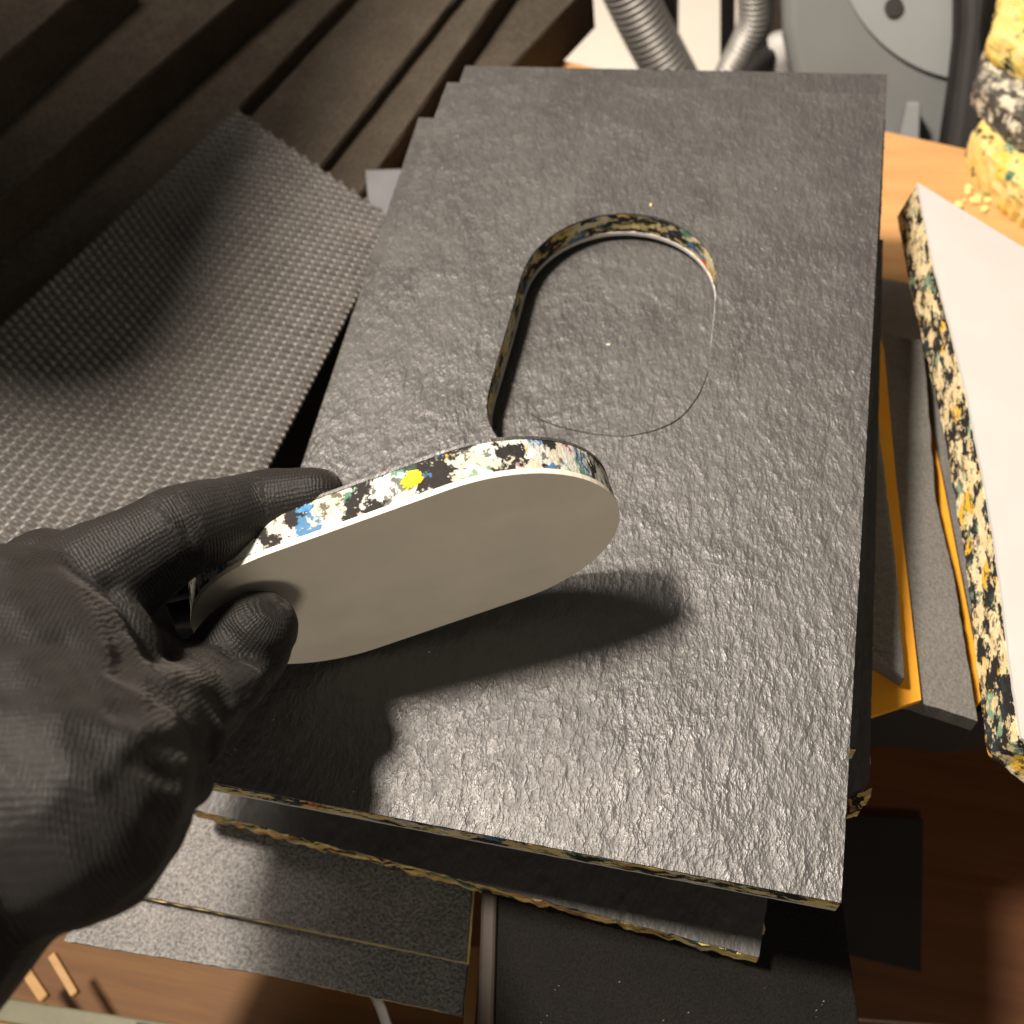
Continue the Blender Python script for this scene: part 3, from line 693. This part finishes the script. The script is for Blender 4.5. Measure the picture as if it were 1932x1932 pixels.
# rail along the drawer
ZR = -.146 + DZ
ra, rb = un(-60, 1872, ZR), un(900, 2020, ZR)
d = (rb - ra)[:2] / np.linalg.norm((rb - ra)[:2]); n = np.array([d[1], -d[0]])
rl = empty('drawer_rail', ((ra + rb) / 2)[:3] - np.array([0, 0, .004]), 'olive green rail with metal strip along the drawer front', 'rail')
bevel(plate('rail_body', [ra[:2], rb[:2], rb[:2] + n * .010, ra[:2] + n * .010], ZR - .0035, ZR, M['rail'], rl), .001, 2)
rs = ra + (rb - ra) * .36; tube('metal_strip', [np.array([*(rs[:2] + n * .0028), ZR + .0014]), np.array([*(rb[:2] + n * .0028), ZR + .0014])], .0014, M['rail_metal'], rl, 12)
bevel(plate('wood_strip', [ra[:2] + n * .0102, rb[:2] + n * .0102, rb[:2] + n * .0145, ra[:2] + n * .0145], ZR - .0035, ZR + .0005, M['lath'], rl), .0006, 1)
# curled white strip
cs = [(700, 1880, -.130), (712, 1905, -.133), (722, 1935, -.137), (745, 1975, -.141), (790, 2000, -.144)]
V = []; F = []
for i, (x, y, z) in enumerate(cs):
    p = un(x, y, z); q2 = un(x + 17, y - 5, z + .003); V += [p, q2]
    if i: F.append((2 * i - 2, 2 * i - 1, 2 * i + 1, 2 * i))
o = obj('curled_strip', V, F, M['white'], None, True); sd = o.modifiers.new('t', 'SOLIDIFY'); sd.thickness = .0006; tag(o, 'curled white strip hanging below the lower felt sheet', 'strip')
# black sheet flat on the bench, right of the box
bs = pxz([(1560, 1535), (1742, 1545), (1738, 1832), (1560, 1790)], ZS + .004); c0 = np.mean(bs, 0)
o = plate('rubber_offcut', [p - c0 for p in bs], 0, .003, M['box_black']); o.location = (c0[0], c0[1], ZS + .0005); tag(o, 'black rectangular offcut flat on the lower shelf beside the black box', 'offcut')

# ------------------------------------------------------------------ machine, hoses and posts behind the bench
MY, MZ = .56, -.17
cT = math.cos(math.radians(48)); sT = math.sin(math.radians(48))            # its cover leans back
nT = np.array([0, -sT, cT]); eT = np.array([0, cT, sT]); oT = np.array([0, MY, MZ])
def unt(x, y, off=0):
    d = R @ np.array([(x - CPX) / FPX, -(y - CPX) / FPX, -1.0]); t = ((oT + nT * off - CAM) @ nT) / (d @ nT)
    p = CAM + t * d - oT; return (p[0], p @ eT)
def TM(V): return oT + np.outer(V[:, 0], [1, 0, 0]) + np.outer(V[:, 1], eT) + np.outer(V[:, 2], nT)
mr = empty('grey_machine', (.36, MY + .05, -.9), 'grey painted workshop machine with round cover behind the bench', 'machine')
bo2 = [unt(x, y) for x, y in ((1468, -160), (1476, 60), (1496, 150), (1530, 300), (1950, 300), (1950, -160))]
bevel(plate('housing', bo2, -.10, 0, M['machine'], mr, (), TM), .010, 4)
xw = min(p[0] for p in bo2) - .012                      # white worktop left of the machine
wt = empty('white_worktop', (xw - .3, .95, -.9), 'white low worktop behind the bench under the metal hoses', 'worktop')
bevel(plate('top_panel', [(xw - .60, .66), (xw, .66), (xw, 1.35), (xw - .60, 1.35)], -.385, -.36, M['wall'], wt), .003, 2)
for px_, py_ in ((xw - .57, .69), (xw - .03, .69), (xw - .03, 1.32), (xw - .57, 1.32)): plate('leg', [(px_ - .02, py_ - .02), (px_ + .02, py_ - .02), (px_ + .02, py_ + .02), (px_ - .02, py_ + .02)], -.9, -.3855, M['wall'], wt)
cc = unt(1905, -190); r_ = np.linalg.norm(np.array(cc) - np.array(unt(1700, 112)))
disc = [(cc[0] + r_ * math.cos(t), cc[1] + r_ * math.sin(t)) for t in np.linspace(0, 2 * math.pi, 96, endpoint=False)]
bevel(plate('round_cover', disc, .0005, .0045, M['machine_light'], mr, (), TM), .0038, 4)
sp = unt(1686, 14, .006)
o = plate('bolt_hole', [(sp[0] + .0058 * math.cos(t), sp[1] + .0058 * math.sin(t)) for t in np.linspace(0, 2 * math.pi, 24, endpoint=False)], .0065, .0075, M['dark'], mr, (), TM)
bevel(plate('bracket', [unt(x, y, .03) for x, y in ((1712, 190), (1738, 192), (1735, 270), (1695, 270))], .004, .03, M['machine_light'], mr, (), TM), .002, 2)
q_ = [TM(np.array([[p[0], p[1], -.05]]))[0] for p in bo2]; xl, xr = q_[3][0], q_[4][0]; yl = q_[3][1]; zl = q_[3][2] - .05
plate('base', [(xl + .01, yl + .01), (xr - .01, yl + .01), (xr - .01, yl + .18), (xl + .01, yl + .18)], -.9, zl, M['machine'], mr)
cl = [unt(x, y, .045) for x, y in ((1808, -160), (1806, 60), (1796, 150), (1775, 300), (1860, 330), (1862, 60), (1880, -160))]
cb = TM(np.array([[cl[3][0], cl[3][1], .0135]]))[0]
co_ = empty('machine_column', cb, 'dark rounded column at the right of the grey machine', 'column')
bevel(plate('column_body', cl, .0135, .045, M['dark'], co_, (), TM), .010, 4)
def hose(label, px, Y, rad, nper):
    P = [uny(x, y, Y) for x, y in px]; out = []; rr = []
    K = 90
    acc = np.array([0] + list(np.cumsum([np.linalg.norm(P[i + 1] - P[i]) for i in range(len(P) - 1)])))
    sm_ = smooth_path(P, 40); L = np.cumsum([0] + [np.linalg.norm(sm_[i + 1] - sm_[i]) for i in range(len(sm_) - 1)])
    pitch = nper; n = int(L[-1] / pitch * 6)
    for k in range(n + 1):
        s = L[-1] * k / n; out.append(np.array([np.interp(s, L, [q[j] for q in sm_]) for j in range(3)])); rr.append(rad * (1 + .085 * math.sin(2 * math.pi * s / pitch)))
    o = tube('corrugated_hose', out, rr, M['steel'], None, 28); return tag(o, label, 'hose', 'corrugated metal hoses')
def smooth_path(P, n):
    out = []
    for i in range(len(P) - 1):
        p0, p1, p2, p3 = P[max(i - 1, 0)], P[i], P[i + 1], P[min(i + 2, len(P) - 1)]
        for k in range(n):
            t = k / n; out.append(.5 * ((2 * p1) + (-p0 + p2) * t + (2 * p0 - 5 * p1 + 4 * p2 - p3) * t * t + (-p0 + 3 * p1 - 3 * p2 + p3) * t ** 3))
    out.append(P[-1]); return out
hose('thick corrugated metal hose slanting down behind the foam stack', [(1120, -160), (1180, -30), (1218, 50), (1260, 130), (1330, 260)], .66, .0185, .0052)
hose('thinner corrugated metal hose curving down beside the grey machine', [(1420, -160), (1424, -30), (1424, 40), (1405, 90), (1375, 150), (1330, 280)], .64, .0118, .0042)
def post(label, px, Y, th):
    q = [uny(x, y, Y) for x, y in px]; zb_ = min(p[2] for p in q)
    o = plate('dark_post', [(p[0] - q[0][0], p[2] - q[0][2]) for p in q], 0, th, M['dark'], None, (), lambda V: np.stack([V[:, 0], -V[:, 2], V[:, 1]], 1))
    o.location = q[0]; bevel(o, .002, 2); return tag(o, label, 'post')
post('dark post behind the thick corrugated hose', [(1252, -160), (1283, -160), (1278, 300), (1250, 300)], .72, .02)
post('narrow dark post beside the thinner hose', [(1364, -160), (1389, -160), (1386, 300), (1362, 300)], .72, .02)
kb = [uny(x, y, .62) for x, y in ((1405, 128), (1425, 96), (1460, 62), (1470, 72), (1458, 100), (1452, 135), (1440, 200), (1400, 200))]
o = plate('dark_bracket', [(p[0] - kb[0][0], p[2] - kb[0][2]) for p in kb], 0, .02, M['dark'], None, (), lambda V: np.stack([V[:, 0], -V[:, 2], V[:, 1]], 1))
o.location = kb[0]; bevel(o, .003, 2); tag(o, 'dark curved bracket between the thin hose and the grey machine', 'bracket')
tb = [uny(x, y, .61) for x, y in ((1470, 70), (1474, 110), (1480, 150), (1490, 210))]
tag(tube('white_pipe', tb, .008, M['white'], None, 16), 'short white pipe at the foot of the grey machine', 'pipe')
